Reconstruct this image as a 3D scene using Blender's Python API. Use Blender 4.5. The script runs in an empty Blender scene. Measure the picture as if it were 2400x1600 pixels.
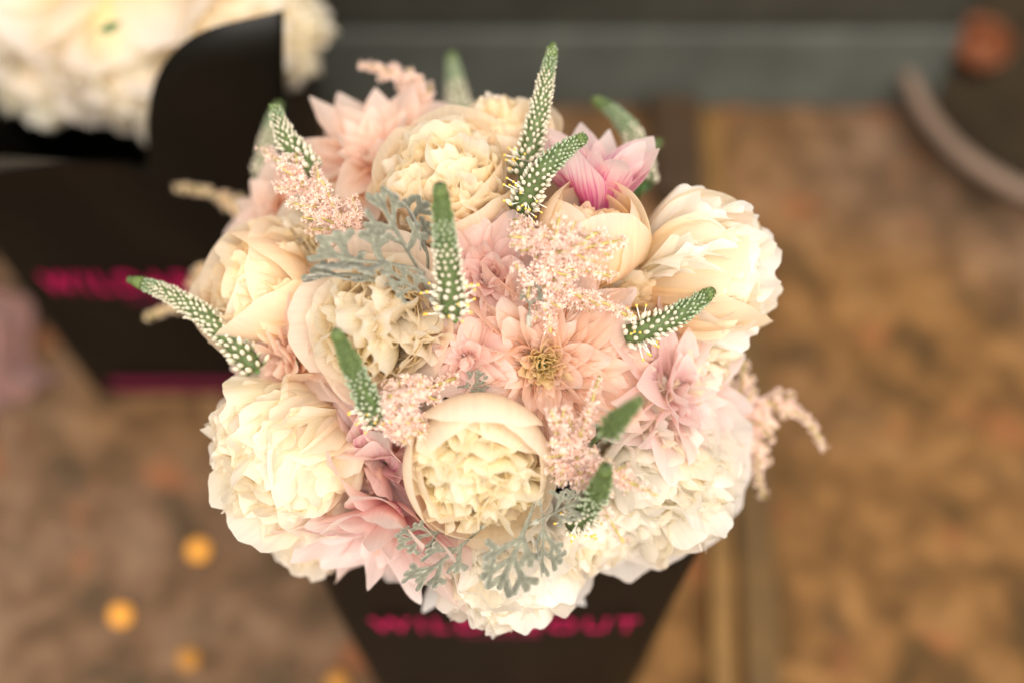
import bpy, math, random
import numpy as np
from mathutils import Vector, Matrix

# ------------------------------------------------------------------ camera, sky, light, exposure
sc = bpy.context.scene
H_CAM, PITCH, FPX = 1.04, math.radians(62.8), 3333.0
cam_d = bpy.data.cameras.new('camera'); cam = bpy.data.objects.new('camera', cam_d)
sc.collection.objects.link(cam); sc.camera = cam
cam.location = (0, 0, H_CAM); cam.rotation_euler = (math.pi / 2 - PITCH, 0, 0)
cam_d.sensor_width = 36; cam_d.lens = 50; cam_d.clip_start = 0.01; cam_d.clip_end = 200
cam_d.dof.use_dof = True; cam_d.dof.focus_distance = 0.620
cam_d.dof.aperture_fstop = 1.95; cam_d.dof.aperture_blades = 0

SUN_EL, SUN_AZ = math.radians(62), math.radians(166)      # azimuth clockwise from +Y: light comes from behind the camera
w = bpy.data.worlds.new('World'); sc.world = w; w.use_nodes = True
nt = w.node_tree; nt.nodes.clear()
sky = nt.nodes.new('ShaderNodeTexSky'); sky.sky_type = 'NISHITA'; sky.sun_disc = False
sky.sun_elevation = SUN_EL; sky.sun_rotation = SUN_AZ; sky.air_density = 1.0; sky.dust_density = 3.0
hs = nt.nodes.new('ShaderNodeHueSaturation'); hs.inputs['Saturation'].default_value = 0.12
tint = nt.nodes.new('ShaderNodeMix'); tint.data_type = 'RGBA'; tint.blend_type = 'MULTIPLY'
tint.inputs[0].default_value = 1.0; tint.inputs[7].default_value = (1.0, 0.935, 0.875, 1)
bg = nt.nodes.new('ShaderNodeBackground'); bg.inputs['Strength'].default_value = 0.115
out = nt.nodes.new('ShaderNodeOutputWorld')
nt.links.new(sky.outputs[0], hs.inputs['Color']); nt.links.new(hs.outputs[0], tint.inputs[6])
nt.links.new(tint.outputs[2], bg.inputs[0]); nt.links.new(bg.outputs[0], out.inputs[0])
sun_d = bpy.data.lights.new('sun', 'SUN'); sun_d.energy = 1.5; sun_d.angle = math.radians(50)
sun_d.color = (1.0, 0.925, 0.865)
sun = bpy.data.objects.new('sun', sun_d); sc.collection.objects.link(sun)
sdir = Vector((math.sin(SUN_AZ) * math.cos(SUN_EL), math.cos(SUN_AZ) * math.cos(SUN_EL), math.sin(SUN_EL)))
sun.rotation_euler = sdir.to_track_quat('Z', 'Y').to_euler(); sun.location = sdir * 5
sc.view_settings.view_transform = 'Standard'; sc.view_settings.look = 'None'
sc.view_settings.exposure = 1.29; sc.view_settings.gamma = 1.0
sc.render.engine = 'CYCLES'
sc.cycles.max_bounces = 14; sc.cycles.diffuse_bounces = 10; sc.cycles.transmission_bounces = 8

# ------------------------------------------------------------------ helpers
COL = sc.collection
RT = Vector((1, 0, 0)); FW = Vector((0, math.cos(PITCH), -math.sin(PITCH))); UP = Vector((0, math.sin(PITCH), math.cos(PITCH)))
CAMP = Vector((0, 0, H_CAM))
def ray(px, py): return FW + RT * ((px - 1200) / FPX) + UP * ((800 - py) / FPX)
def at(px, py, d): return CAMP + ray(px, py) * d
def on_z(px, py, z=0.0):
    r = ray(px, py); return CAMP + r * ((z - H_CAM) / r.z)
def iv(x, y, z): return (RT * x + UP * y - FW * z).normalized()      # right, up, towards the viewer
DC, RD = 0.747, 0.150                                                # the bouquet's dome: depth of its centre, radius
DPX = (1140, 860)
def dome(px, py):
    r = math.hypot(px - DPX[0], py - DPX[1]) * DC / FPX
    return DC - 0.92 * math.sqrt(max(0.0, RD * RD - r * r))
def tag(o, label, cat, group=None, kind=None):
    if label: o['label'] = label
    if cat: o['category'] = cat
    if group: o['group'] = group
    if kind: o['kind'] = kind
    return o
def empty(name, mat=None):
    o = bpy.data.objects.new(name, None); o.empty_display_size = 0.01; COL.objects.link(o)
    if mat is not None: o.matrix_world = mat
    return o
def obj(name, me, parent=None, mat=None, ml=None):
    o = bpy.data.objects.new(name, me); COL.objects.link(o)
    if parent is not None: o.parent = parent
    if mat is not None and not me.materials: me.materials.append(mat)
    if ml is not None: o.matrix_local = ml
    return o
def mesh(name, V, F, mat=None, smooth=True, uv=None):
    me = bpy.data.meshes.new(name)
    me.from_pydata([tuple(map(float, v)) for v in V], [], [tuple(int(i) for i in f) for f in F])
    if smooth: me.polygons.foreach_set('use_smooth', [True] * len(me.polygons))
    if uv is not None:
        l = me.uv_layers.new(name='UVMap'); li = np.empty(len(me.loops), dtype=np.int32)
        me.loops.foreach_get('vertex_index', li); l.data.foreach_set('uv', np.asarray(uv, dtype=np.float32)[li].ravel())
    if mat is not None: me.materials.append(mat)
    me.update(); return me
def frame(o, z, x=None):
    z = z.normalized()
    if x is None: x = Vector((0.3, 0.5, 0.8))
    y = z.cross(x).normalized(); x = y.cross(z)
    return Matrix(((x.x, y.x, z.x, o.x), (x.y, y.y, z.y, o.y), (x.z, y.z, z.z, o.z), (0, 0, 0, 1)))
def bez(a, b, c, n): return [a * (1 - t) ** 2 + b * 2 * t * (1 - t) + c * t * t for t in [i / (n - 1) for i in range(n)]]
def tube_geo(pts, rad, seg=8):
    V, F = [], []; n = len(pts); prev = None
    for i, p in enumerate(pts):
        t = (pts[min(i + 1, n - 1)] - pts[max(i - 1, 0)]).normalized()
        if prev is None: prev = t.cross(Vector((0.31, 0.87, 0.37))).normalized()
        x = (prev - t * prev.dot(t)).normalized(); y = t.cross(x); prev = x
        r = rad(i / (n - 1)) if callable(rad) else rad
        for k in range(seg):
            a = 2 * math.pi * k / seg; V.append(p + (x * math.cos(a) + y * math.sin(a)) * r)
    for i in range(n - 1):
        for k in range(seg):
            F.append((i * seg + k, i * seg + (k + 1) % seg, (i + 1) * seg + (k + 1) % seg, (i + 1) * seg + k))
    F.append(tuple(range(seg))[::-1]); F.append(tuple((n - 1) * seg + k for k in range(seg)))
    return V, F
def tube(name, pts, rad, mat, parent=None, seg=8):
    V, F = tube_geo(pts, rad, seg); return obj(name, mesh(name, V, F, mat), parent)
def box_geo(x0, x1, y0, y1, z0, z1):
    V = [(x, y, z) for x in (x0, x1) for y in (y0, y1) for z in (z0, z1)]
    F = [(0, 1, 3, 2), (4, 6, 7, 5), (0, 4, 5, 1), (2, 3, 7, 6), (0, 2, 6, 4), (1, 5, 7, 3)]
    return V, F
def box(name, x0, x1, y0, y1, z0, z1, mat, parent=None, bevel=0.0):
    V, F = box_geo(x0, x1, y0, y1, z0, z1); o = obj(name, mesh(name, V, F, mat, smooth=False), parent)
    if bevel:
        m = o.modifiers.new('bevel', 'BEVEL'); m.width = bevel; m.segments = 2
    return o

# ------------------------------------------------------------------ materials
def N(nt, t, **kw):
    n = nt.nodes.new(t)
    for k, v in kw.items(): setattr(n, k, v)
    return n
def newmat(name):
    m = bpy.data.materials.new(name); m.use_nodes = True; nt = m.node_tree; nt.nodes.clear()
    return m, nt, N(nt, 'ShaderNodeOutputMaterial')
def ramp(nt, stops):
    r = N(nt, 'ShaderNodeValToRGB'); e = r.color_ramp.elements
    while len(e) > 1: e.remove(e[-1])
    e[0].position = stops[0][0]; e[0].color = (*stops[0][1], 1)
    for p, c in stops[1:]:
        x = e.new(p); x.color = (*c, 1)
    return r
def petal_mat(name, stops, edge=None, edge_amt=0.0, transl=0.66, warm=(1.0, 0.92, 0.74), stain=None):
    m, nt, o = newmat(name); L = nt.links
    uv = N(nt, 'ShaderNodeUVMap'); sep = N(nt, 'ShaderNodeSeparateXYZ'); L.new(uv.outputs[0], sep.inputs[0])
    oi = N(nt, 'ShaderNodeObjectInfo')
    nz = N(nt, 'ShaderNodeTexNoise'); nz.inputs['Scale'].default_value = 2.2; nz.inputs['Detail'].default_value = 2
    off = N(nt, 'ShaderNodeVectorMath', operation='ADD'); L.new(uv.outputs[0], off.inputs[0])
    sc3 = N(nt, 'ShaderNodeMath', operation='MULTIPLY'); sc3.inputs[1].default_value = 37.0; L.new(oi.outputs['Random'], sc3.inputs[0])
    cb = N(nt, 'ShaderNodeCombineXYZ'); L.new(sc3.outputs[0], cb.inputs[2]); L.new(cb.outputs[0], off.inputs[1])
    L.new(off.outputs[0], nz.inputs['Vector'])
    vj = N(nt, 'ShaderNodeMath', operation='MULTIPLY_ADD'); vj.inputs[1].default_value = 0.5; vj.inputs[2].default_value = -0.25
    L.new(nz.outputs[0], vj.inputs[0])
    va = N(nt, 'ShaderNodeMath', operation='ADD', use_clamp=True); L.new(sep.outputs[1], va.inputs[0]); L.new(vj.outputs[0], va.inputs[1])
    r = ramp(nt, stops); L.new(va.outputs[0], r.inputs[0]); col = r.outputs[0]
    # veins that run along the petal
    mp = N(nt, 'ShaderNodeMapping'); mp.inputs['Scale'].default_value = (26, 1.1, 1); L.new(off.outputs[0], mp.inputs[0])
    vn = N(nt, 'ShaderNodeTexNoise'); vn.inputs['Scale'].default_value = 1.0; vn.inputs['Detail'].default_value = 3; L.new(mp.outputs[0], vn.inputs['Vector'])
    vm = N(nt, 'ShaderNodeMapRange'); vm.inputs[1].default_value = 0.3; vm.inputs[2].default_value = 0.7; vm.inputs[3].default_value = 0.93; vm.inputs[4].default_value = 1.03
    L.new(vn.outputs[0], vm.inputs[0])
    mv = N(nt, 'ShaderNodeMix', data_type='RGBA', blend_type='MULTIPLY'); mv.inputs[0].default_value = 1.0
    L.new(col, mv.inputs[6]); L.new(vm.outputs[0], mv.inputs[7]); col = mv.outputs[2]
    if edge is not None:
        a = N(nt, 'ShaderNodeMath', operation='SUBTRACT'); a.inputs[1].default_value = 0.5; L.new(sep.outputs[0], a.inputs[0])
        b = N(nt, 'ShaderNodeMath', operation='ABSOLUTE'); L.new(a.outputs[0], b.inputs[0])
        c = N(nt, 'ShaderNodeMapRange'); c.inputs[1].default_value = 0.22; c.inputs[2].default_value = 0.5; c.inputs[3].default_value = 0; c.inputs[4].default_value = edge_amt
        L.new(b.outputs[0], c.inputs[0])
        mx = N(nt, 'ShaderNodeMix', data_type='RGBA'); L.new(c.outputs[0], mx.inputs[0]); L.new(col, mx.inputs[6]); mx.inputs[7].default_value = (*edge, 1); col = mx.outputs[2]
    if stain is not None:                                             # streaks of deeper pigment on some petals
        mr = N(nt, 'ShaderNodeMapRange'); mr.inputs[1].default_value = stain[1]; mr.inputs[2].default_value = stain[1] + 0.18; L.new(vn.outputs[0], mr.inputs[0])
        m2 = N(nt, 'ShaderNodeMath', operation='LESS_THAN'); m2.inputs[1].default_value = stain[2]; L.new(oi.outputs['Random'], m2.inputs[0])
        fall = N(nt, 'ShaderNodeMapRange'); fall.inputs[1].default_value = 0.25; fall.inputs[2].default_value = 0.85; fall.inputs[3].default_value = 1; fall.inputs[4].default_value = 0.05
        L.new(va.outputs[0], fall.inputs[0])
        m3 = N(nt, 'ShaderNodeMath', operation='MULTIPLY'); L.new(mr.outputs[0], m3.inputs[0]); L.new(m2.outputs[0], m3.inputs[1])
        m4 = N(nt, 'ShaderNodeMath', operation='MULTIPLY'); L.new(m3.outputs[0], m4.inputs[0]); L.new(fall.outputs[0], m4.inputs[1])
        mx = N(nt, 'ShaderNodeMix', data_type='RGBA'); L.new(m4.outputs[0], mx.inputs[0]); L.new(col, mx.inputs[6]); mx.inputs[7].default_value = (*stain[0], 1); col = mx.outputs[2]
    rv = N(nt, 'ShaderNodeMapRange'); rv.inputs[3].default_value = 0.93; rv.inputs[4].default_value = 1.03; L.new(oi.outputs['Random'], rv.inputs[0])
    m5 = N(nt, 'ShaderNodeMix', data_type='RGBA', blend_type='MULTIPLY'); m5.inputs[0].default_value = 1; L.new(col, m5.inputs[6]); L.new(rv.outputs[0], m5.inputs[7]); col = m5.outputs[2]
    p = N(nt, 'ShaderNodeBsdfPrincipled'); p.inputs['Roughness'].default_value = 0.52; p.inputs['Specular IOR Level'].default_value = 0.28
    p.inputs['Sheen Weight'].default_value = 0.12
    L.new(col, p.inputs['Base Color'])
    bp = N(nt, 'ShaderNodeBump'); bp.inputs['Strength'].default_value = 0.5; bp.inputs['Distance'].default_value = 0.0006
    L.new(vn.outputs[0], bp.inputs['Height']); L.new(bp.outputs[0], p.inputs['Normal'])
    tr = N(nt, 'ShaderNodeBsdfTranslucent')
    tm = N(nt, 'ShaderNodeMix', data_type='RGBA', blend_type='MULTIPLY'); tm.inputs[0].default_value = 1; tm.inputs[7].default_value = (*warm, 1)
    L.new(col, tm.inputs[6]); L.new(tm.outputs[2], tr.inputs[0])
    ms = N(nt, 'ShaderNodeMixShader'); ms.inputs[0].default_value = transl
    L.new(p.outputs[0], ms.inputs[1]); L.new(tr.outputs[0], ms.inputs[2]); L.new(ms.outputs[0], o.inputs[0])
    return m
def plain(name, col, rough=0.6, spec=0.3, var=0.0, scale=40, bump=0.0, coord='Object', emis=None, transl=0.0, sheen=0.0, col2=None):
    m, nt, o = newmat(name); L = nt.links; p = N(nt, 'ShaderNodeBsdfPrincipled')
    p.inputs['Base Color'].default_value = (*col, 1); p.inputs['Roughness'].default_value = rough; p.inputs['Specular IOR Level'].default_value = spec
    p.inputs['Sheen Weight'].default_value = sheen
    if var or bump or col2:
        tc = N(nt, 'ShaderNodeTexCoord'); nz = N(nt, 'ShaderNodeTexNoise'); nz.inputs['Scale'].default_value = scale; nz.inputs['Detail'].default_value = 5
        L.new(tc.outputs[coord], nz.inputs['Vector'])
        c2 = col2 or tuple(min(1, c * (1 + var)) for c in col); c1 = col if col2 else tuple(c * (1 - var) for c in col)
        r = ramp(nt, [(0.3, c1), (0.7, c2)]); L.new(nz.outputs[0], r.inputs[0]); L.new(r.outputs[0], p.inputs['Base Color'])
        if bump:
            b = N(nt, 'ShaderNodeBump'); b.inputs['Strength'].default_value = bump; b.inputs['Distance'].default_value = 0.002; L.new(nz.outputs[0], b.inputs['Height']); L.new(b.outputs[0], p.inputs['Normal'])
    if emis:
        p.inputs['Emission Color'].default_value = (*emis[0], 1); p.inputs['Emission Strength'].default_value = emis[1]
    if transl:
        t = N(nt, 'ShaderNodeBsdfTranslucent'); t.inputs[0].default_value = (*col, 1); ms = N(nt, 'ShaderNodeMixShader'); ms.inputs[0].default_value = transl
        L.new(p.outputs[0], ms.inputs[1]); L.new(t.outputs[0], ms.inputs[2]); L.new(ms.outputs[0], o.inputs[0])
    else: L.new(p.outputs[0], o.inputs[0])
    return m
def grad_mat(name, stops, rough=0.5, transl=0.0, jitter=0.1):          # colour along the UV's v, for buds and florets
    m, nt, o = newmat(name); L = nt.links
    uv = N(nt, 'ShaderNodeUVMap'); sep = N(nt, 'ShaderNodeSeparateXYZ'); L.new(uv.outputs[0], sep.inputs[0])
    r = ramp(nt, stops); L.new(sep.outputs[1], r.inputs[0])
    rv = N(nt, 'ShaderNodeMapRange'); rv.inputs[3].default_value = 1 - jitter; rv.inputs[4].default_value = 1 + jitter * 0.5; L.new(sep.outputs[0], rv.inputs[0])
    m5 = N(nt, 'ShaderNodeMix', data_type='RGBA', blend_type='MULTIPLY'); m5.inputs[0].default_value = 1; L.new(r.outputs[0], m5.inputs[6]); L.new(rv.outputs[0], m5.inputs[7])
    p = N(nt, 'ShaderNodeBsdfPrincipled'); p.inputs['Roughness'].default_value = rough; p.inputs['Specular IOR Level'].default_value = 0.25; L.new(m5.outputs[2], p.inputs['Base Color'])
    if transl:
        t = N(nt, 'ShaderNodeBsdfTranslucent'); L.new(m5.outputs[2], t.inputs[0]); ms = N(nt, 'ShaderNodeMixShader'); ms.inputs[0].default_value = transl
        L.new(p.outputs[0], ms.inputs[1]); L.new(t.outputs[0], ms.inputs[2]); L.new(ms.outputs[0], o.inputs[0])
    else: L.new(p.outputs[0], o.inputs[0])
    return m

M = {}
M['cream'] = petal_mat('cream_petal', [(0, (0.96, 0.80, 0.38)), (0.3, (0.96, 0.87, 0.60)), (0.7, (0.96, 0.91, 0.78)), (1, (0.96, 0.93, 0.85))])
M['cream_guard'] = petal_mat('cream_guard_petal', [(0, (0.97, 0.84, 0.58)), (0.4, (0.97, 0.89, 0.75)), (1, (0.97, 0.92, 0.86))])
M['peach'] = petal_mat('peach_petal', [(0, (0.97, 0.72, 0.30)), (0.4, (0.97, 0.84, 0.54)), (1, (0.97, 0.90, 0.74))])
M['peach_guard'] = petal_mat('peach_guard_petal', [(0, (0.97, 0.76, 0.42)), (0.5, (0.97, 0.84, 0.62)), (1, (0.97, 0.89, 0.77))])
M['white'] = petal_mat('white_petal', [(0, (0.93, 0.84, 0.56)), (0.3, (0.95, 0.92, 0.80)), (1, (0.96, 0.95, 0.91))], warm=(1, 0.96, 0.88))
M['white_guard'] = petal_mat('white_guard_petal', [(0, (0.94, 0.85, 0.66)), (0.4, (0.95, 0.91, 0.83)), (1, (0.96, 0.94, 0.91))], warm=(1, 0.96, 0.88))
M['yellow'] = petal_mat('butter_petal', [(0, (0.96, 0.84, 0.36)), (0.35, (0.96, 0.90, 0.58)), (0.75, (0.96, 0.93, 0.76)), (1, (0.96, 0.94, 0.84))])
M['blush'] = petal_mat('blush_petal', [(0, (0.95, 0.66, 0.42)), (0.35, (0.95, 0.76, 0.61)), (1, (0.95, 0.83, 0.75))], edge=(0.95, 0.88, 0.86), edge_amt=0.5, warm=(1.0, 0.90, 0.80))
M['cafe'] = petal_mat('cafe_petal', [(0, (0.93, 0.74, 0.38)), (0.3, (0.93, 0.76, 0.58)), (1, (0.93, 0.80, 0.73))], edge=(0.95, 0.86, 0.82), edge_amt=0.55, warm=(1.0, 0.88, 0.76))
M['cafe_core'] = petal_mat('cafe_core_petal', [(0, (0.95, 0.85, 0.34)), (0.45, (0.96, 0.89, 0.56)), (1, (0.96, 0.89, 0.70))])
M['pink'] = petal_mat('pink_petal', [(0, (0.93, 0.58, 0.53)), (0.35, (0.95, 0.79, 0.73)), (1, (0.96, 0.88, 0.84))], edge=(0.95, 0.89, 0.88), edge_amt=0.6, warm=(1.0, 0.88, 0.84), stain=((0.76, 0.18, 0.42), 0.5, 0.35))
M['dusty'] = petal_mat('dusty_pink_petal', [(0, (0.90, 0.58, 0.50)), (0.35, (0.94, 0.76, 0.69)), (1, (0.95, 0.86, 0.81))], edge=(0.95, 0.88, 0.86), edge_amt=0.6, warm=(1.0, 0.86, 0.80))
M['magenta'] = petal_mat('magenta_streaked_petal', [(0, (0.72, 0.10, 0.34)), (0.30, (0.84, 0.36, 0.54)), (0.60, (0.94, 0.76, 0.74)), (1, (0.94, 0.85, 0.79))], edge=(0.95, 0.88, 0.86), edge_amt=0.65, warm=(1.0, 0.84, 0.82), stain=((0.64, 0.05, 0.32), 0.44, 0.9))
M['lilac'] = petal_mat('lilac_pink_petal', [(0, (0.92, 0.62, 0.56)), (0.35, (0.94, 0.77, 0.72)), (1, (0.95, 0.86, 0.82))], edge=(0.95, 0.89, 0.88), edge_amt=0.5, warm=(1.0, 0.90, 0.88), stain=((0.78, 0.34, 0.56), 0.52, 0.3))
M['stem'] = plain('stem_green', (0.10, 0.20, 0.06), 0.55, var=0.3, scale=60)
M['leaf'] = plain('leaf_green', (0.06, 0.14, 0.05), 0.5, var=0.35, scale=80, bump=0.2, transl=0.2)
def felt_mat():
    m, nt, o = newmat('felted_grey_leaf'); L = nt.links; uv = N(nt, 'ShaderNodeUVMap'); sep = N(nt, 'ShaderNodeSeparateXYZ'); L.new(uv.outputs[0], sep.inputs[0])
    tc = N(nt, 'ShaderNodeTexCoord'); nz = N(nt, 'ShaderNodeTexNoise'); nz.inputs['Scale'].default_value = 14; nz.inputs['Detail'].default_value = 6; L.new(tc.outputs['Object'], nz.inputs['Vector'])
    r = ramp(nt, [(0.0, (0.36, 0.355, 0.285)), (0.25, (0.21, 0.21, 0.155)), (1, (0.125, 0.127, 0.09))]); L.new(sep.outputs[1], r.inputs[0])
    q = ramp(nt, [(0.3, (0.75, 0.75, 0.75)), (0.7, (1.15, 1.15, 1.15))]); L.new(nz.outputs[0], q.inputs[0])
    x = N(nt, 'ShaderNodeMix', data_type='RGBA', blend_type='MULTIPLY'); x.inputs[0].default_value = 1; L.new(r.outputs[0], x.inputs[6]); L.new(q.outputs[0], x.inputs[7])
    p = N(nt, 'ShaderNodeBsdfPrincipled'); p.inputs['Roughness'].default_value = .95; p.inputs['Specular IOR Level'].default_value = .05; p.inputs['Sheen Weight'].default_value = .15; L.new(x.outputs[2], p.inputs['Base Color'])
    b = N(nt, 'ShaderNodeBump'); b.inputs['Strength'].default_value = .5; b.inputs['Distance'].default_value = .002; L.new(nz.outputs[0], b.inputs['Height']); L.new(b.outputs[0], p.inputs['Normal']); L.new(p.outputs[0], o.inputs[0]); return m
M['felt'] = felt_mat()
M['spike'] = plain('spike_green', (0.08, 0.115, 0.036), 0.6, var=0.3, scale=300)
M['spiketip'] = plain('spike_tip_green', (0.095, 0.135, 0.035), 0.6, var=0.35, scale=600, bump=0.4)
M['bud_white'] = grad_mat('bud_cream', [(0, (0.08, 0.14, 0.05)), (0.35, (0.34, 0.36, 0.21)), (0.6, (0.64, 0.58, 0.43)), (1, (0.76, 0.69, 0.53))], transl=0.15)
M['bud_pale'] = grad_mat('bud_pale_green', [(0, (0.06, 0.14, 0.05)), (0.5, (0.22, 0.30, 0.16)), (1, (0.52, 0.54, 0.38))], transl=0.1)
M['bud_green'] = grad_mat('bud_green', [(0, (0.06, 0.11, 0.04)), (1, (0.17, 0.23, 0.08))])
M['anther'] = plain('anther_yellow', (0.75, 0.50, 0.08), 0.6)
M['astilbe'] = grad_mat('astilbe_pink', [(0, (0.90, 0.66, 0.38)), (0.35, (0.93, 0.68, 0.56)), (1, (0.95, 0.82, 0.75))], transl=0.35, jitter=0.25)
M['astilbe_gold'] = grad_mat('astilbe_peach', [(0, (0.84, 0.60, 0.20)), (0.4, (0.90, 0.68, 0.42)), (1, (0.92, 0.78, 0.66))], transl=0.35, jitter=0.25)
M['astilbe_stem'] = plain('astilbe_stem', (0.42, 0.36, 0.10), 0.6, var=0.3, scale=300)
M['bag'] = plain('black_bag_card', (0.0034, 0.0028, 0.0014), 0.48, spec=0.2, var=0.25, scale=14, bump=0.35)
M['magenta_print'] = plain('magenta_print', (0.42, 0.002, 0.075), 0.5, spec=0.3)
M['magenta_dim'] = plain('magenta_print_fine', (0.14, 0.005, 0.035), 0.5, spec=0.3)

# ------------------------------------------------------------------ ground
def ground_mat():
    m, nt, o = newmat('worn_mottled_ground'); L = nt.links; tc = N(nt, 'ShaderNodeTexCoord')
    def noise(scale, det, off, dist=0.0):
        v = N(nt, 'ShaderNodeVectorMath', operation='ADD'); v.inputs[1].default_value = off; L.new(tc.outputs['Object'], v.inputs[0])
        n = N(nt, 'ShaderNodeTexNoise'); n.inputs['Scale'].default_value = scale; n.inputs['Detail'].default_value = det; n.inputs['Distortion'].default_value = dist; L.new(v.outputs[0], n.inputs['Vector']); return n
    def mix(f, a, b, mode='MIX'):
        x = N(nt, 'ShaderNodeMix', data_type='RGBA', blend_type=mode)
        if isinstance(f, float): x.inputs[0].default_value = f
        else: L.new(f, x.inputs[0])
        for k, c in ((6, a), (7, b)):
            if isinstance(c, tuple): x.inputs[k].default_value = (*c, 1)
            else: L.new(c, x.inputs[k])
        return x.outputs[2]
    big = noise(2.6, 1, (3, 1, 0)); rb = ramp(nt, [(0.42, (0, 0, 0)), (0.58, (1, 1, 1))]); L.new(big.outputs[0], rb.inputs[0])
    n1 = noise(22, 3, (0, 0, 0), 0.6)
    ra = ramp(nt, [(0.32, (0.052, 0.030, 0.010)), (0.46, (0.110, 0.055, 0.017)), (0.56, (0.153, 0.078, 0.025)), (0.70, (0.188, 0.100, 0.035))]); L.new(n1.outputs[0], ra.inputs[0])
    rc = ramp(nt, [(0.32, (0.050, 0.035, 0.019)), (0.46, (0.098, 0.057, 0.030)), (0.56, (0.132, 0.080, 0.046)), (0.70, (0.167, 0.108, 0.065))]); L.new(n1.outputs[0], rc.inputs[0])
    col = mix(rb.outputs[0], rc.outputs[0], ra.outputs[0])
    n2 = noise(60, 4, (2, 5, 1)); r2 = ramp(nt, [(0.3, (0.72, 0.70, 0.68)), (0.7, (1.22, 1.18, 1.14))]); L.new(n2.outputs[0], r2.inputs[0]); col = mix(1.0, col, r2.outputs[0], 'MULTIPLY')
    n3 = noise(16, 2, (4, 7, 3)); r3 = ramp(nt, [(0.60, (0, 0, 0)), (0.70, (0.75, 0.75, 0.75))]); L.new(n3.outputs[0], r3.inputs[0]); col = mix(r3.outputs[0], col, (0.20, 0.070, 0.026))
    n4 = noise(18, 2, (9, 2, 6)); r4 = ramp(nt, [(0.60, (0, 0, 0)), (0.70, (0.5, 0.5, 0.5))]); L.new(n4.outputs[0], r4.inputs[0]); col = mix(r4.outputs[0], col, (0.050, 0.032, 0.016))
    p = N(nt, 'ShaderNodeBsdfPrincipled'); p.inputs['Roughness'].default_value = 0.85; p.inputs['Specular IOR Level'].default_value = 0.15; L.new(col, p.inputs['Base Color'])
    b = N(nt, 'ShaderNodeBump'); b.inputs['Strength'].default_value = 0.3; b.inputs['Distance'].default_value = 0.003; L.new(n2.outputs[0], b.inputs['Height']); L.new(b.outputs[0], p.inputs['Normal'])
    L.new(p.outputs[0], o.inputs[0]); return m
M['ground'] = ground_mat()
g = obj('ground', mesh('ground', [(-6, -5, 0), (6, -5, 0), (6, 8, 0), (-6, 8, 0)], [(0, 1, 2, 3)], M['ground'], smooth=False)); g['kind'] = 'structure'

# ------------------------------------------------------------------ paper bags with printed name
def text_mesh(body, size, width, mat, bold=0.0):
    cu = bpy.data.curves.new('lettering', 'FONT'); cu.body = body; cu.size = size; cu.align_x = 'LEFT'; cu.offset = bold; cu.space_character = 1.28
    cu.extrude = 0.0003
    to = bpy.data.objects.new('tmp_text', cu); COL.objects.link(to); dg = bpy.context.evaluated_depsgraph_get(); dg.update()
    me = bpy.data.meshes.new_from_object(to.evaluated_get(dg)); bpy.data.objects.remove(to)
    co = np.empty(len(me.vertices) * 3, dtype=np.float32); me.vertices.foreach_get('co', co); co = co.reshape(-1, 3)
    x0, x1 = co[:, 0].min(), co[:, 0].max(); co[:, 0] = (co[:, 0] - x0) / (x1 - x0) * width - width / 2
    y0, y1 = co[:, 1].min(), co[:, 1].max(); co[:, 1] = (co[:, 1] - y0) / (y1 - y0) * size - size / 2
    out = np.stack([co[:, 0], -co[:, 2], co[:, 1]], axis=1)
    me.vertices.foreach_set('co', out.astype(np.float32).ravel()); me.materials.clear(); me.materials.append(mat); me.update(); return me
def panel(name, outline, mapf, mat, parent, thick=0.0012):
    """a card panel: strips between the bottom edge and a top curve; outline(u)->top height, mapf(u, z)->point"""
    nu, nz = 44, 14; V, F = [], []
    for i in range(nu + 1):
        u = i / nu; top = outline(u)
        for j in range(nz + 1): V.append(mapf(u, top * j / nz))
    for i in range(nu):
        for j in range(nz):
            a = i * (nz + 1) + j; F.append((a, a + nz + 1, a + nz + 2, a + 1))
    o = obj(name, mesh(name, V, F, mat), parent); m = o.modifiers.new('thickness', 'SOLIDIFY'); m.thickness = thick; m.offset = 0
    return o
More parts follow.
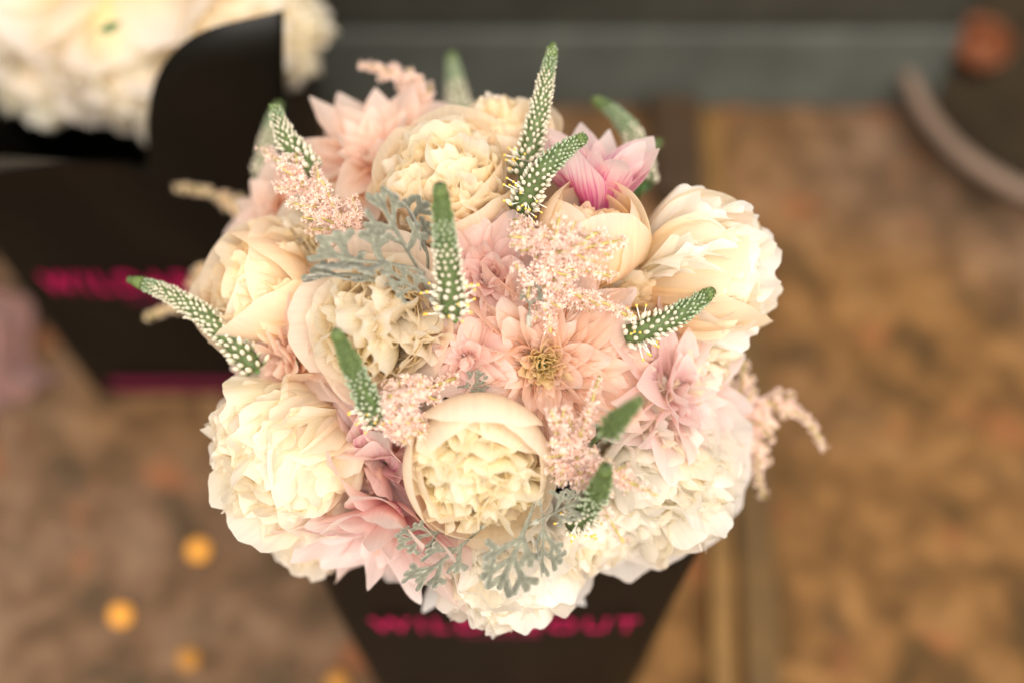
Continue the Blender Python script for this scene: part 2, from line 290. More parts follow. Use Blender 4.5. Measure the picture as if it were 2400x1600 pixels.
def paper_bag(label, cx, yf, wb, wt, dep, h, seed, zt, left_fold=0.0, flare=0.0, amp=0.02, nk=0.56, side=0.7, crease=0.0, word=0.1586):
    b = tag(empty('paper_bag', Matrix.Translation((cx, yf + dep / 2, 0))), label, 'bag', 'printed black bags holding bouquets'); y0 = -dep / 2
    rnd = random.Random(seed); ph = rnd.random() * 6
    def half(z): return wb / 2 + (wt - wb) / 2 * z / h
    def lobe(u):                                                  # front edge: two rounded lobes with a scoop between them
        if u > nk: c = (u - nk) / (1 - nk); k = math.sqrt(max(0, 1 - (1 - min(1, c * 1.45)) ** 2)); return h - 0.03 + amp * k
        c = (nk - u) / nk; return h - 0.03 + amp * side * math.sin(min(1, c * 1.3) * math.pi / 2)
    def front(u, z):
        hw = half(min(z, h)); x = -hw + 2 * hw * u; up = max(0, z - h * 0.93)
        y = y0 - 0.003 * math.sin(u * 3.1416) * z / h + 0.0018 * math.sin(u * 9 + z * 22 + ph) * z / h - crease * 0.006 * (abs(((u * 2.2 + z * 3.1 + ph) % 1) - .5) - .25) * min(1, z * 12) 
        if u < nk: y -= left_fold * up * (1 + 6 * up); 
        else: x += flare * up * u; y += 0.3 * up * (u - nk)
        zz = z - (left_fold * up * 0.12 if u < nk else 0)
        return (x, y, zz)
    panel('front_panel', lobe, front, M['bag'], b)
    panel('back_panel', lambda u: h - 0.01, lambda u, z: (half(z) * (2 * u - 1), dep / 2 + 0.004 * math.sin(u * 3.1) * z / h, z), M['bag'], b)
    for s in (-1, 1):
        panel('side_panel', lambda u: h - 0.012 + (0.03 * math.sin(u * 3.1416) if s < 0 else 0.0), lambda u, z, s=s: (s * (half(z) - 0.0008) - s * 0.016 * math.exp(-((u - 0.5) / 0.16) ** 2) * (0.35 + z / h * 0.3), y0 + 0.0008 + (dep - 0.0016) * u, z), M['bag'], b)
    box('base_panel', -wb / 2 + 0.002, wb / 2 - 0.002, y0 + 0.002, dep / 2 - 0.002, 0.0015, 0.004, M['bag'], b)
    t = obj('lettering', text_mesh('WILDABOUT', 0.026, word, M['magenta_print'], 0.008 * 0.026), b); t.location = (0.0005, y0 - 0.0055, zt)
    # second, much smaller printed line: only its strokes can be told in the photograph
    V, F = [], []; r2 = random.Random(2); x = -0.0245
    while x < 0.0235:
        ww = r2.choice((0.0012, 0.0030, 0.0034)); V0, F0 = box_geo(x, x + ww, 0, 0.0004, -0.004, 0.004 if r2.random() < 0.7 else 0.001)
        F += [tuple(i + len(V) for i in f) for f in F0]; V += V0; x += ww + 0.0016
    t = obj('fine_print', mesh('fine_print', V, F, M['magenta_dim'], smooth=False), b); t.location = (-0.0015, y0 - 0.0052, zt - 0.022)
    t = box('stripe', -half(0) * 0.82, half(0) * 0.82, -0.0004, 0.0004, -0.0065, 0.0065, M['magenta_dim'], b); t.location = (0, y0 - 0.0032, 0.024)
    return b
paper_bag('black card bag with magenta lettering under the sharp bouquet at the bottom', -0.005, 0.242, 0.178, 0.205, 0.17, 0.362, 1, 0.212)
paper_bag('blurred black bag with rounded flaps holding the white bouquet at the left', -0.243, 0.487, 0.182, 0.215, 0.17, 0.355, 2, 0.190, left_fold=0.45, flare=0.12, amp=0.125, nk=0.62, side=1.0, crease=1.0)

# ------------------------------------------------------------------ petals
def petal_geo(L=1.0, W=0.6, a0=0.0, a1=0.0, a2=0.0, cup=0.6, cup_tip=None, base=0.3, vm=0.6, k=0.3, n=2.2, ruf=0.03, freq=7, notch=0.0, crum=0.02, twist=0.0, fold=0.0, nu=8, nv=9, seed=0):
    r = np.random.RandomState(seed); tt = np.linspace(0, 1.15, 60); al = a0 + a1 * tt + a2 * tt ** 2
    cx = np.concatenate([[0], np.cumsum(np.sin(al[:-1]) * np.diff(tt))]) * L; cz = np.concatenate([[0], np.cumsum(np.cos(al[:-1]) * np.diff(tt))]) * L
    if cup_tip is None: cup_tip = cup
    us = np.linspace(-1, 1, nu + 1); vs = np.linspace(0, 1, nv + 1) ** 0.9
    ph = r.rand(8) * 6.28; tooth = 1 + notch * (np.sin(us * 5.1 + ph[0]) * 0.5 + np.sin(us * 9.7 + ph[1]) * 0.35 + np.sin(us * 15 + ph[2]) * 0.25)
    U, Vv = np.meshgrid(us, vs); S = Vv * ((1 - k * np.abs(U) ** n) * np.where(True, 1 + (tooth - 1) * Vv ** 2, 1))
    S = np.clip(S, 0, 1.14); wd = W / 2 * (base + (1 - base) * np.sin(np.pi / 2 * np.clip(S / vm, 0, 1)) ** 0.9)
    c = cup + (cup_tip - cup) * S; c = np.where(np.abs(c) < 0.05, 0.05, c)
    lat = np.sin(U * c) * wd / c * L; nor = (1 - np.cos(U * c)) * wd / c * L
    nor = nor + L * ruf * S ** 1.6 * (0.35 + 0.65 * np.abs(U)) * np.sin(freq * U + ph[3] + 2.2 * S) + L * fold * S * (np.abs(U) - 0.5)
    nor = nor + L * crum * (np.sin(U * 3.1 + S * 5 + ph[4]) + np.sin(U * 6.3 - S * 7 + ph[5]) * 0.6) * S
    lat = lat + L * crum * 0.7 * np.sin(S * 6 + U * 2 + ph[6]) * S
    tw = twist * S ** 1.5; l2 = lat * np.cos(tw) - nor * np.sin(tw); n2 = lat * np.sin(tw) + nor * np.cos(tw)
    A = np.interp(S, tt, al); X = np.interp(S, tt, cx) - np.cos(A) * n2; Z = np.interp(S, tt, cz) + np.sin(A) * n2
    V = np.stack([X, l2, Z], -1).reshape(-1, 3); uv = np.stack([(U + 1) / 2, np.clip(S, 0, 1)], -1).reshape(-1, 2)
    F = [(i * (nu + 1) + j, i * (nu + 1) + j + 1, (i + 1) * (nu + 1) + j + 1, (i + 1) * (nu + 1) + j) for i in range(nv) for j in range(nu)]
    return V, F, uv
POOL = {}
def pool(kind, count, fn):
    POOL[kind] = [fn(i) for i in range(count)]
rp = random.Random(11)
pool('guard', 8, lambda i: petal_geo(1, 1.10, 0.25, -1.35 - 0.3 * rp.random(), 0, 0.80, 0.70, 0.32, 0.62, 0.24, 2.8, 0.016, 5, 0.02, 0.010, nu=18, nv=18, seed=i))
pool('flatguard', 8, lambda i: petal_geo(1, 1.05, 0.1, -0.7 - 0.3 * rp.random(), 0, 0.55, 0.40, 0.32, 0.62, 0.24, 2.6, 0.028, 6, 0.035, 0.016, nu=18, nv=18, seed=20 + i))
pool('wrap', 6, lambda i: petal_geo(1, 0.84, 1.5, -2.15 - 0.15 * rp.random(), 0, 0.85, 0.75, 0.25, 0.5, 0.20, 3.0, 0.006, 5, 0.012, 0.004, nu=18, nv=18, seed=40 + i))
pool('ruffle', 24, lambda i: petal_geo(1, 0.34 + 0.20 * rp.random(), 0, -0.25 + 0.6 * (rp.random() - 0.55), -0.5 + 0.8 * (rp.random() - 0.5), rp.uniform(0.4, 1.1), rp.uniform(0.0, 1.3), 0.25, 0.85, 0.14, 3.0, 0.036 + 0.03 * rp.random(), rp.uniform(4, 8), 0.04, 0.014, rp.uniform(-0.5, 0.5), nu=20, nv=14, seed=60 + i))
pool('lobe', 16, lambda i: petal_geo(1, 0.60 + 0.2 * rp.random(), 0, -0.8 + 0.4 * (rp.random() - 0.5), -0.3, 0.8, 0.6, 0.3, 0.72, 0.20, 2.8, 0.03, rp.uniform(4, 7), 0.035, 0.012, rp.uniform(-0.25, 0.25), nu=20, nv=14, seed=90 + i))
pool('dahlia', 18, lambda i: petal_geo(1, 0.44 + 0.12 * rp.random(), 0.0, -0.2 + 0.6 * rp.random(), 0.5 * rp.uniform(-1, 1.2), 1.35, rp.uniform(0.0, 0.9), 0.40, 0.45, 0.50, 1.35, 0.035, rp.uniform(2.5, 5), 0.02, 0.016, rp.uniform(-0.8, 0.8), nu=14, nv=16, seed=120 + i))
pool('wavy', 18, lambda i: petal_geo(1, 0.60 + 0.16 * rp.random(), 0.1, -0.4 + 0.9 * rp.random(), 0.6 * rp.uniform(-1, 1), 1.3, rp.uniform(-0.3, 0.9), 0.4, 0.5, 0.46, 1.4, 0.085, rp.uniform(2.5, 5), 0.03, 0.024, rp.uniform(-1.2, 1.2), nu=18, nv=18, seed=150 + i))
pool('core', 10, lambda i: petal_geo(1, 0.46, 0.0, -0.3 + 0.5 * rp.random(), -0.3, 1.4, 0.5, 0.4, 0.5, 0.42, 1.5, 0.07, rp.uniform(3, 6), 0.03, 0.02, rp.uniform(-.7, .7), nu=10, nv=10, seed=180 + i))
MC = {}
def petal(kind, rnd, mat, parent, az, tilt, size, r0=0.0, z0=0.0, roll=0.0, wide=1.0, name='petal'):
    i = rnd.randrange(len(POOL[kind])); key = (kind, i, mat)
    if key not in MC:
        V, F, uv = POOL[kind][i]; MC[key] = mesh(kind + '_petal', V, F, M[mat], uv=uv)
    ml = Matrix.Rotation(az, 4, 'Z') @ Matrix.Translation((r0, 0, z0)) @ Matrix.Rotation(tilt, 4, 'Y') @ Matrix.Rotation(roll, 4, 'Z') @ Matrix.Diagonal((size, size * wide, size, 1))
    return obj(name, MC[key], parent, ml=ml)
GA = 2.399963
TIE = Vector((-0.005, 0.325, 0.10))
def stem(parent, start, axis, tie=TIE, r=0.0028):
    inv = parent.matrix_world.inverted(); end = tie + (start - tie) * 0.08
    pts = [inv @ p for p in bez(start, start - axis * 0.05, end, 10)]
    tube('stem', pts, r, M['stem'], parent, 6)
def peony(label, px, py, rpx, ax, mats, seed, depth=None, guard=('guard', 9, 1.05, 1.25), inner=70, imax=1.12, push=0.35, lobes=14, group='peonies in the sharp bouquet', tie=TIE, name='peony', loc=None, R=None, kinds=('ruffle', 'lobe'), swell=1.0, drop=()):
    rnd = random.Random(seed); axis = iv(*ax)
    if loc is None:
        d = dome(px, py) if depth is None else depth; R = rpx * d / FPX; d += push * R; c = at(px, py, d)
    else: c = loc
    o = c - axis * 0.5 * R; root = tag(empty(name, frame(o, axis)), label, 'flower', group)
    gk, gn, gt, gl = guard
    down = root.matrix_world.to_3x3().inverted() @ Vector((0, -.3, -1)); d0 = math.degrees(math.atan2(down.y, down.x)); drop = [(d0 + a_, t_, l_) for a_, t_, l_ in drop]
    for i in range(gn):
        lay = i / max(1, gn - 1)
        petal(gk, rnd, mats[0], root, i * GA + rnd.uniform(-.2, .2), gt * (0.84 + 0.26 * lay) + rnd.uniform(-.02, .02), R * gl * (0.92 + 0.16 * lay), (0.02 + 0.04 * lay) * R, -0.03 * R * lay, rnd.uniform(-.10, .10))
    for i in range(lobes):
        th = imax * (0.72 + 0.28 * (i + .5) / lobes) + rnd.uniform(-.1, .1); L = 0.5 * math.cos(th) + math.sqrt(max(0.05, 0.72 - 0.25 * math.sin(th) ** 2))
        petal(kinds[1], rnd, mats[1], root, i * GA + rnd.uniform(-.3, .3), th, R * L * rnd.uniform(0.95, 1.12), 0.05 * R, 0.0, rnd.uniform(-.4, .4))
    for i in range(inner):
        th = imax * math.sqrt((i + 0.5) / inner) * 0.95 + rnd.uniform(-.1, .1); L = 0.5 * math.cos(th) + math.sqrt(max(0.05, 0.64 - 0.25 * math.sin(th) ** 2))
        petal(kinds[0], rnd, mats[1] if rnd.random() < 0.8 or len(mats) < 3 else mats[2], root, i * GA + rnd.uniform(-.4, .4), th, R * L * swell * rnd.uniform(0.80, 1.06), 0.06 * R, 0.02 * R, rnd.uniform(-1.2, 1.2), rnd.uniform(0.9, 1.35))
    for az, tl, ln in drop: petal('dahlia', rnd, mats[0], root, math.radians(az), tl, R * ln, 0.05 * R, 0, rnd.uniform(-.4, .4), .7)
    stem(root, o, axis, tie)
    return root
def dahlia(label, px, py, rpx, ax, mats, seed, n=64, depth=None, tmax=1.75, push=0.3, kind='dahlia', core=20, tmin=0.12, group='dahlias in the sharp bouquet', wide=1.0, lmin=0.42):
    rnd = random.Random(seed); axis = iv(*ax); d = dome(px, py) if depth is None else depth; R = rpx * d / FPX; d += push * R
    o = at(px, py, d) - axis * 0.25 * R; root = tag(empty('dahlia', frame(o, axis)), label, 'flower', group)
    for i in range(core):
        f = (i + .5) / core; petal('core', rnd, mats[1], root, i * GA, 0.05 + 0.55 * f + rnd.uniform(-.12, .12), R * (0.20 + 0.18 * f) * rnd.uniform(.85, 1.1), 0.02 * R + 0.10 * R * math.sqrt(f), 0.12 * R, rnd.uniform(-.5, .5))
    for i in range(n):
        f = (i + .5) / n; th = tmin + (tmax - tmin) * f ** 0.85
        petal(kind, rnd, mats[0], root, i * GA + rnd.uniform(-.12, .12), th + rnd.uniform(-.24, .24), R * (lmin + (1.08 - lmin) * min(1, f * 1.35)) * rnd.uniform(0.9, 1.1), 0.10 * R + 0.05 * R * f, 0.10 * R * (1 - f), rnd.uniform(-.6, .6), wide * rnd.uniform(.85, 1.25))
    stem(root, o, axis, TIE); return root

# peonies
CG, WG, PG = ('cream_guard', 'cream', 'yellow'), ('white_guard', 'white', 'cream'), ('peach_guard', 'peach', 'cream')
peony('full cream peony with ruffled petals behind the central green spike', 1050, 440, 215, (-.05, .5, .8), ('peach_guard', 'cream', 'peach'), 1, inner=120)
peony('open cream peony with butter yellow heart left of the central spike', 890, 770, 215, (-.10, -.10, 1), ('cream_guard', 'cream', 'yellow'), 2, guard=('flatguard', 9, 1.22, 1.10), inner=70, lobes=30, imax=1.2, push=.0)
peony('smooth peach peony on the left edge above the long pointing spike', 650, 690, 215, (-.66, .22, .6), PG, 3, inner=90, guard=('guard', 10, .80, 1.4), imax=.9, push=.2)
peony('half closed globe peony with smooth petals round a ruffled opening', 1120, 1078, 190, (.05, -.33, .93), ('cream_guard', 'yellow', 'cream'), 4, guard=('wrap', 9, 0.10, 1.75), inner=120, imax=0.85, lobes=10, push=0.1, swell=1.18)
peony('large white peony with ruffled edge at the right of the bouquet', 1590, 650, 225, (.88, .14, .30), ('peach_guard', 'white', 'cream'), 5, inner=150, guard=('guard', 11, .72, 1.55), imax=.85, swell=1.15, push=.15)
peony('smaller cream peony tucked under the large white right peony', 1620, 840, 150, (.75, -.08, .45), ('peach_guard', 'cream', 'white'), 6, inner=70, push=0.6)
peony('white peony at the lower right above the bag corner', 1545, 1115, 262, (.42, -.42, .75), WG, 7, inner=130, guard=('flatguard', 10, 1.2, 1.15), drop=[(-8, 1.35, 1.4), (14, 1.4, 1.3), (50, 1.4, 1.25)])
peony('white ruffled peony lowest in the bouquet over the bag lettering', 1180, 1300, 240, (.02, -.62, .72), WG, 8, inner=140, guard=('flatguard', 8, 1.3, 1.1), drop=[(0, 1.25, 1.35), (38, 1.3, 1.4), (-45, 1.3, 1.3)])
peony('large butter cream peony with smooth petals at the lower left', 715, 1035, 245, (-.72, -.42, .52), CG, 9, inner=150, guard=('guard', 11, .80, 1.4), imax=.95, swell=1.15, push=.15)
peony('frilled cream peony low on the left, beneath the large one', 730, 1225, 150, (-.5, -.7, .35), ('cream_guard', 'yellow', 'cream'), 10, inner=90, push=0.5)
peony('round peach peony behind the central pink plume', 1375, 590, 160, (.15, .75, .6), PG, 12, guard=('wrap', 9, -0.12, 1.85), inner=60, imax=0.9, lobes=6, push=0.3)
peony('orange peach peony at the back under the tallest spike', 1190, 330, 150, (.05, .8, .5), PG, 13, inner=80, push=0.5)
peony('white peony half hidden between the lowest and lower right peonies', 1385, 1235, 150, (.2, -.7, .5), WG, 14, inner=80, push=0.7)
peony('cream peony half hidden behind the drooping pink petals', 760, 1190, 150, (-.45, -.6, .4), CG, 15, inner=70, push=0.9)
peony('cream peony half hidden between plume and thick pink plume at the left', 760, 560, 150, (-.3, .3, .8), CG, 16, inner=70, push=0.7)
peony('peach peony tucked between the round peach peony and the large white one', 1480, 690, 120, (.3, .2, .8), PG, 17, inner=60, push=0.9)
peony('cream peony tucked under the bent spike above the lower right peony', 1500, 945, 130, (.35, 0, .8), CG, 18, inner=60, push=0.9)
# dahlias
dahlia('blush dahlia with long pointed petals at the upper left', 880, 360, 225, (-.20, .60, .65), ('blush', 'blush'), 21, n=46, kind='dahlia', wide=1.15)
dahlia('magenta streaked dahlia behind the curved spike at the upper right', 1395, 455, 210, (.06, .94, .30), ('magenta', 'magenta'), 22, n=28, tmax=.58, push=0.0, wide=1.1)
dahlia('pale blush dahlia on the far left between two pink plumes', 630, 500, 150, (-.75, .42, .5), ('blush', 'blush'), 23, n=38, wide=1.2)
dahlia('big cafe au lait dahlia with yellow eye at the centre', 1275, 855, 222, (.06, -.06, 1), ('cafe', 'cafe_core'), 24, n=150, kind='wavy', tmax=1.55, push=0.2, core=50, lmin=0.26, tmin=.3, wide=.66)
dahlia('peach dahlia with soft points below the smooth left peony', 655, 850, 190, (-.6, -.05, .7), ('blush', 'blush'), 25, push=-.05, n=40, wide=1.2)
dahlia('pink dahlia with twisted petals left of the globe peony', 865, 1105, 215, (-.45, -.45, .6), ('pink', 'blush'), 26, n=44, kind='wavy')
dahlia('lilac pink dahlia with long petals on the right edge', 1600, 930, 215, (.75, .0, .62), ('lilac', 'lilac'), 27, n=44, tmax=1.45, push=.1, wide=1.1)
dahlia('pink dahlia with drooping petals at the bottom left', 905, 1240, 245, (-.30, -.82, .45), ('pink', 'blush'), 28, n=44, tmax=1.2, push=0.0, wide=1.1)
dahlia('dusty pink dahlia with rolled petals right of the central spike', 1140, 645, 175, (-.15, .25, .9), ('dusty', 'dusty'), 29, n=36, kind='wavy', core=8)

dahlia('small dusty pink dahlia with curled petals left of the central yellow eye', 1085, 835, 115, (-.3, .1, .9), ('dusty', 'dusty'), 30, n=26, kind='wavy', core=6)

# ------------------------------------------------------------------ speedwell spikes
def bud_geo(seg=6, rings=4):
    V, F, uv = [(0, 0, 0)], [], [(0.5, 0)]
    for i in range(1, rings):
        t = i / rings; r = 0.36 * math.sin(math.pi * t ** 1.25) ** 0.8
        for k in range(seg): V.append((r * math.cos(6.2832 * k / seg), r * math.sin(6.2832 * k / seg), t)); uv.append((0.5, t))
    V.append((0, 0, 1)); uv.append((0.5, 1)); n = len(V) - 1
    for k in range(seg):
        F.append((0, 1 + (k + 1) % seg, 1 + k)); F.append((n, 1 + (rings - 2) * seg + k, 1 + (rings - 2) * seg + (k + 1) % seg))
        for i in range(rings - 2): a = 1 + i * seg; F.append((a + k, a + (k + 1) % seg, a + seg + (k + 1) % seg, a + seg + k))
    return V, F, uv
BV, BF, BUV = bud_geo(); BUD = {k: mesh('bud', BV, BF, M[k], uv=BUV) for k in ('bud_white', 'bud_pale', 'bud_green')}
def spike(label, b, m, t, rpx, seed, white=0.62, green=0.86, flowers=True):
    """b, m, t: (px, py, depth) for base, bend and tip"""
    rnd = random.Random(seed); B, C, T = at(*b), at(*m), at(*t); C = C * 2 - (B + T) * 0.5
    n = 22; pts = bez(B, C, T, n); R = 1.12 * rpx * (b[2] + t[2]) / 2 / FPX
    root = tag(empty('flower_spike', Matrix.Translation(B)), label, 'flower spike', 'green and white flower spikes')
    loc = [p - B for p in pts]; rad = lambda s: R * 0.66 * (1 - 0.62 * max(0, (s - 0.25) / 0.75) ** 1.9)
    tube('core', loc, rad, M['spike'], root, 10)
    tl = [loc[0] * 0 + p for p in loc[-3:]]; tube('tip', [p for p in tl], lambda s: rad(0.91 + 0.09 * s) * (1.45 - 0.75 * s * s), M['spiketip'], root, 10)
    inv_end = TIE - B; tube('stem', bez(Vector((0, 0, 0)), FW * 0.05, inv_end * 0.9, 8), 0.0013, M['stem'], root, 6)
    length = sum((pts[i + 1] - pts[i]).length for i in range(n - 1)); s = 0.0; k = 0
    cnt = 0; sp = Vector((0.3, 0.2, 0.9))
    while s < 0.97 and cnt < 290:
        x = s * (n - 1); i = min(n - 2, int(x)); p = loc[i].lerp(loc[i + 1], x - i); tan = (loc[i + 1] - loc[i]).normalized()
        e1 = tan.cross(sp).normalized(); e2 = tan.cross(e1); sz = R * (0.64 - 0.40 * s) * 0.92
        per = max(7, int(2 * math.pi * rad(s) * 1.25 / (sz * 1.02)))
        for q in range(per):
            a = 6.2832 * (q + 0.5 * (k % 2)) / per + rnd.uniform(-.12, .12); o = e1 * math.cos(a) + e2 * math.sin(a)
            kind = 'bud_white' if s + rnd.uniform(-.05, .05) < white else ('bud_pale' if s + rnd.uniform(-.04, .04) < green else 'bud_green')
            g_ = sz * rnd.uniform(.84, 1.12) * (1.22 if s < 0.2 else 1.0)
            obj('bud', BUD[kind], root, ml=frame(p + o * rad(s) * 0.86, (o * 0.9 + tan * (0.70 + 0.6 * s + rnd.uniform(-.3, .3)) + e1 * rnd.uniform(-.2, .2)), tan) @ Matrix.Diagonal((g_ * rnd.uniform(.66, .86), g_ * rnd.uniform(.66, .86), g_ * rnd.uniform(1.0, 1.35), 1))); cnt += 1
        s += sz * (0.98 - 0.25 * s) / length; k += 1
    if flowers:                                                   # opened flowers at the foot: fine white filaments with yellow ends
        V, F, V2, F2 = [], [], [], []
        for j in range(22):
            s = rnd.uniform(0, 0.20); x = s * (n - 1); i = int(x); p = loc[i].lerp(loc[i + 1], x - i); tan = (loc[i + 1] - loc[i]).normalized()
            e1 = tan.cross(sp).normalized(); e2 = tan.cross(e1); a = rnd.random() * 6.28; o = (e1 * math.cos(a) + e2 * math.sin(a) + tan * rnd.uniform(-.1, .5)).normalized()
            q = p + o * R * rnd.uniform(1.3, 1.75); v, f = tube_geo([p + o * R * 0.6, (p + q) * .5 + o * R * .3, q], R * 0.04, 4); F += [tuple(y + len(V) for y in z) for z in f]; V += v
            F2 += [tuple(y + len(V2) for y in z) for z in BF]; fm = frame(q, o); V2 += [fm @ (Vector(z) * R * 0.26 - Vector((0, 0, R * .1))) for z in BV]
        tag(obj('filaments', mesh('filaments', V, F, M['white_fil']), root), None, None, kind='stuff'); tag(obj('anthers', mesh('anthers', V2, F2, M['anther']), root), None, None, kind='stuff')
    return root
M['white_fil'] = plain('filament_white', (0.82, 0.80, 0.68), 0.5)
spike('tallest upright flower spike at the top of the bouquet', (1222, 415, .645), (1262, 270, .645), (1297, 102, .65), 30, 1, white=.80, green=.95)
spike('spike curving right in front of the tallest one', (1225, 488, .625), (1280, 390, .615), (1375, 322, .615), 32, 2, white=.45, green=.88)
spike('blurred spike standing at the back between plume and tall spike', (1078, 275, .77), (1070, 210, .79), (1058, 128, .81), 27, 3, white=.5, flowers=False)
spike('spike arching left beside the magenta streaked dahlia', (1508, 430, .70), (1478, 310, .71), (1388, 232, .73), 27, 4, white=.45, green=.8, flowers=False)
spike('green spike tip poking out behind the arching right spike', (1500, 395, .74), (1515, 360, .745), (1548, 332, .75), 17, 5, white=.0, green=.3, flowers=False)
spike('green and white spike leaning left over the upper left plume', (735, 400, .65), (672, 325, .655), (643, 245, .66), 30, 6, white=.78, green=.93, flowers=False)
spike('blurred pale spike behind the left leaning one', (622, 415, .75), (630, 330, .76), (655, 240, .77), 24, 7, white=.6, flowers=False)
spike('pale green spike pointing at the viewer in the middle', (1062, 735, .60), (1045, 580, .585), (1030, 430, .57), 36, 8, white=.50, green=.72)
spike('long spike reaching out left over the dark bag', (600, 868, .65), (465, 730, .65), (300, 655, .655), 31, 9, white=.82, green=.95, flowers=False)
spike('green closed spike over the open cream peony', (885, 985, .60), (835, 880, .585), (785, 772, .57), 31, 10, white=.12, green=.55)
spike('spike bending right across the large white peony', (1470, 785, .62), (1575, 745, .615), (1672, 680, .62), 33, 11, white=.55, green=.86)
spike('small dark green spike tip above the lower right plume', (1425, 1010, .565), (1460, 972, .55), (1503, 935, .54), 27, 12, white=.0, green=.05, flowers=False)
spike('drooping green spike beside the lower right grey leaves', (1345, 1225, .615), (1395, 1165, .59), (1420, 1090, .565), 34, 13, white=.32, green=.6)

# ------------------------------------------------------------------ astilbe plumes
def astilbe(label, path, wpx, seed, mat='astilbe', dens=1.0, branches=10, tips=(), floret=0.0033):
    """path: [(px, py, depth) base, bend, tip]; tips: further side sprays (start fraction, px, py, depth)"""
    rnd = random.Random(seed); B, C, T = [at(*p) for p in path]; C = C * 2 - (B + T) * 0.5; R = wpx * path[0][2] / FPX
    root = tag(empty('astilbe_plume', Matrix.Translation(B)), label, 'flower plume', 'pink astilbe plumes')
    main = [p - B for p in bez(B, C, T, 18)]; lines = [(main, R * 0.30)]
    for f, px, py, d in tips:
        s = main[int(f * 17)]; e = at(px, py, d) - B; mid = (s + e) * 0.5 + Vector((rnd.uniform(-1, 1), rnd.uniform(-1, 1), 1.0)) * (e - s).length * 0.12
        lines.append((bez(s, mid, e, 12), R * 0.26))
    side = []
    for ln, r in list(lines):
        for j in range(branches):
            s = rnd.uniform(0.02, 0.72); i = int(s * (len(ln) - 1)); tan = (ln[min(i + 1, len(ln) - 1)] - ln[max(i - 1, 0)]).normalized(); v = Vector((rnd.gauss(0, 1), rnd.gauss(0, 1), rnd.gauss(0, 1))); v = (v - tan * v.dot(tan)).normalized()
            l = R * (0.95 - 0.75 * s) * rnd.uniform(.7, 1.15); a = ln[i]; side.append((bez(a, a + v * l * .6 + tan * l * .15, a + v * l + tan * l * .75, 7), R * 0.17))
    V, F, UV = [], [], []; SV, SF = [], []
    for ln, r in lines + side:
        v, f = tube_geo(ln, 0.0004 if r < R * .22 else 0.0007, 5); SF += [tuple(y + len(SV) for y in z) for z in f]; SV += v
        length = sum((ln[i + 1] - ln[i]).length for i in range(len(ln) - 1)); cnt = int(length / floret * 9.0 * dens * (1.4 if r > R * .2 else 1))
        for j in range(cnt):
            s = rnd.random() ** 0.9; x = s * (len(ln) - 1); i = min(len(ln) - 2, int(x)); p = ln[i].lerp(ln[i + 1], x - i); tan = (ln[i + 1] - ln[i]).normalized()
            v = Vector((rnd.gauss(0, 1), rnd.gauss(0, 1), rnd.gauss(0, 1))); v = (v - tan * v.dot(tan) * .7).normalized(); c = p + v * (0.0008 + rnd.random() * r * (1 - 0.6 * s)) ; size = floret * (1 - 0.40 * s) * rnd.uniform(.65, 1.1)
            fm = frame(c, v + tan * .4, Vector((rnd.random(), rnd.random(), rnd.random()))); j0 = rnd.random()
            np_ = 6
            for q in range(np_):
                a = 6.2832 * q / np_ + rnd.uniform(-.3, .3); el = rnd.uniform(0.15, 1.1); d = Vector((math.cos(a) * math.cos(el), math.sin(a) * math.cos(el), math.sin(el))); w_ = Vector((-math.sin(a), math.cos(a), 0)) * 0.15 * size
                b0 = len(V); mid = d * size * .6 + Vector((0, 0, size * .06)); V += [fm @ Vector((0, 0, 0)), fm @ (mid + w_), fm @ (d * size * rnd.uniform(.85, 1.15)), fm @ (mid - w_)]
                F.append((b0, b0 + 1, b0 + 2, b0 + 3)); UV += [(j0, 0.0), (j0, .6), (j0, 1.0), (j0, .6)]
    tag(obj('stem', mesh('astilbe_stem', SV, SF, M['astilbe_stem']), root), None, None)
    tag(obj('florets', mesh('florets', V, F, M[mat], uv=UV), root), None, None, kind='stuff')
    tube('stalk', bez(Vector((0, 0, 0)), FW * 0.05, (TIE - B) * 0.9, 8), 0.0012, M['stem'], root, 6)
    return root
astilbe('thick pink plume at the upper left under the leaning spike', [(835, 545, .635), (720, 440, .64), (612, 345, .66)], 95, 1, branches=22)
astilbe('thin blurred plume sticking out left above the bag lettering', [(600, 560, .76), (530, 470, .79), (412, 440, .81)], 45, 2, 'astilbe_gold', dens=.6, tips=[(.2, 565, 600, .77)])
astilbe('peach blurred plume behind the long left spike', [(590, 640, .74), (480, 690, .76), (338, 745, .77)], 60, 3, 'astilbe_gold', dens=.6, tips=[(.3, 440, 665, .77), (.1, 520, 640, .76)])
astilbe('thin plume curling left at the top of the bouquet', [(1020, 270, .70), (940, 185, .715), (842, 153, .72)], 48, 4, 'astilbe', branches=12)
astilbe('soft pink plume spread over the round peach peony', [(1235, 690, .615), (1290, 590, .60), (1310, 505, .60)], 75, 5, tips=[(.4, 1465, 565, .605), (.25, 1435, 650, .605), (.1, 1478, 745, .61), (.7, 1205, 515, .615), (.2, 1290, 780, .605), (.5, 1400, 545, .60)], branches=7, dens=.75)
astilbe('deep pink fluffy plume left of the globe peony', [(870, 985, .605), (960, 930, .60), (1068, 885, .61)], 80, 6, branches=26, tips=[(.2, 1010, 1000, .605)])
astilbe('airy plume arching out to the right over the brown ground', [(1700, 1010, .70), (1830, 945, .71), (1932, 1050, .715)], 58, 7, branches=14, dens=.6, tips=[(.15, 1745, 845, .71), (.1, 1725, 1100, .71), (.3, 1738, 1040, .71), (.25, 1790, 1165, .72)])
astilbe('pink plume at the lower right of the globe peony', [(1330, 1090, .61), (1365, 1010, .595), (1405, 880, .60)], 65, 8, branches=8, dens=.75, tips=[(.1, 1462, 1270, .59), (.15, 1540, 1160, .59), (.3, 1290, 960, .59), (.2, 1300, 1120, .61)])

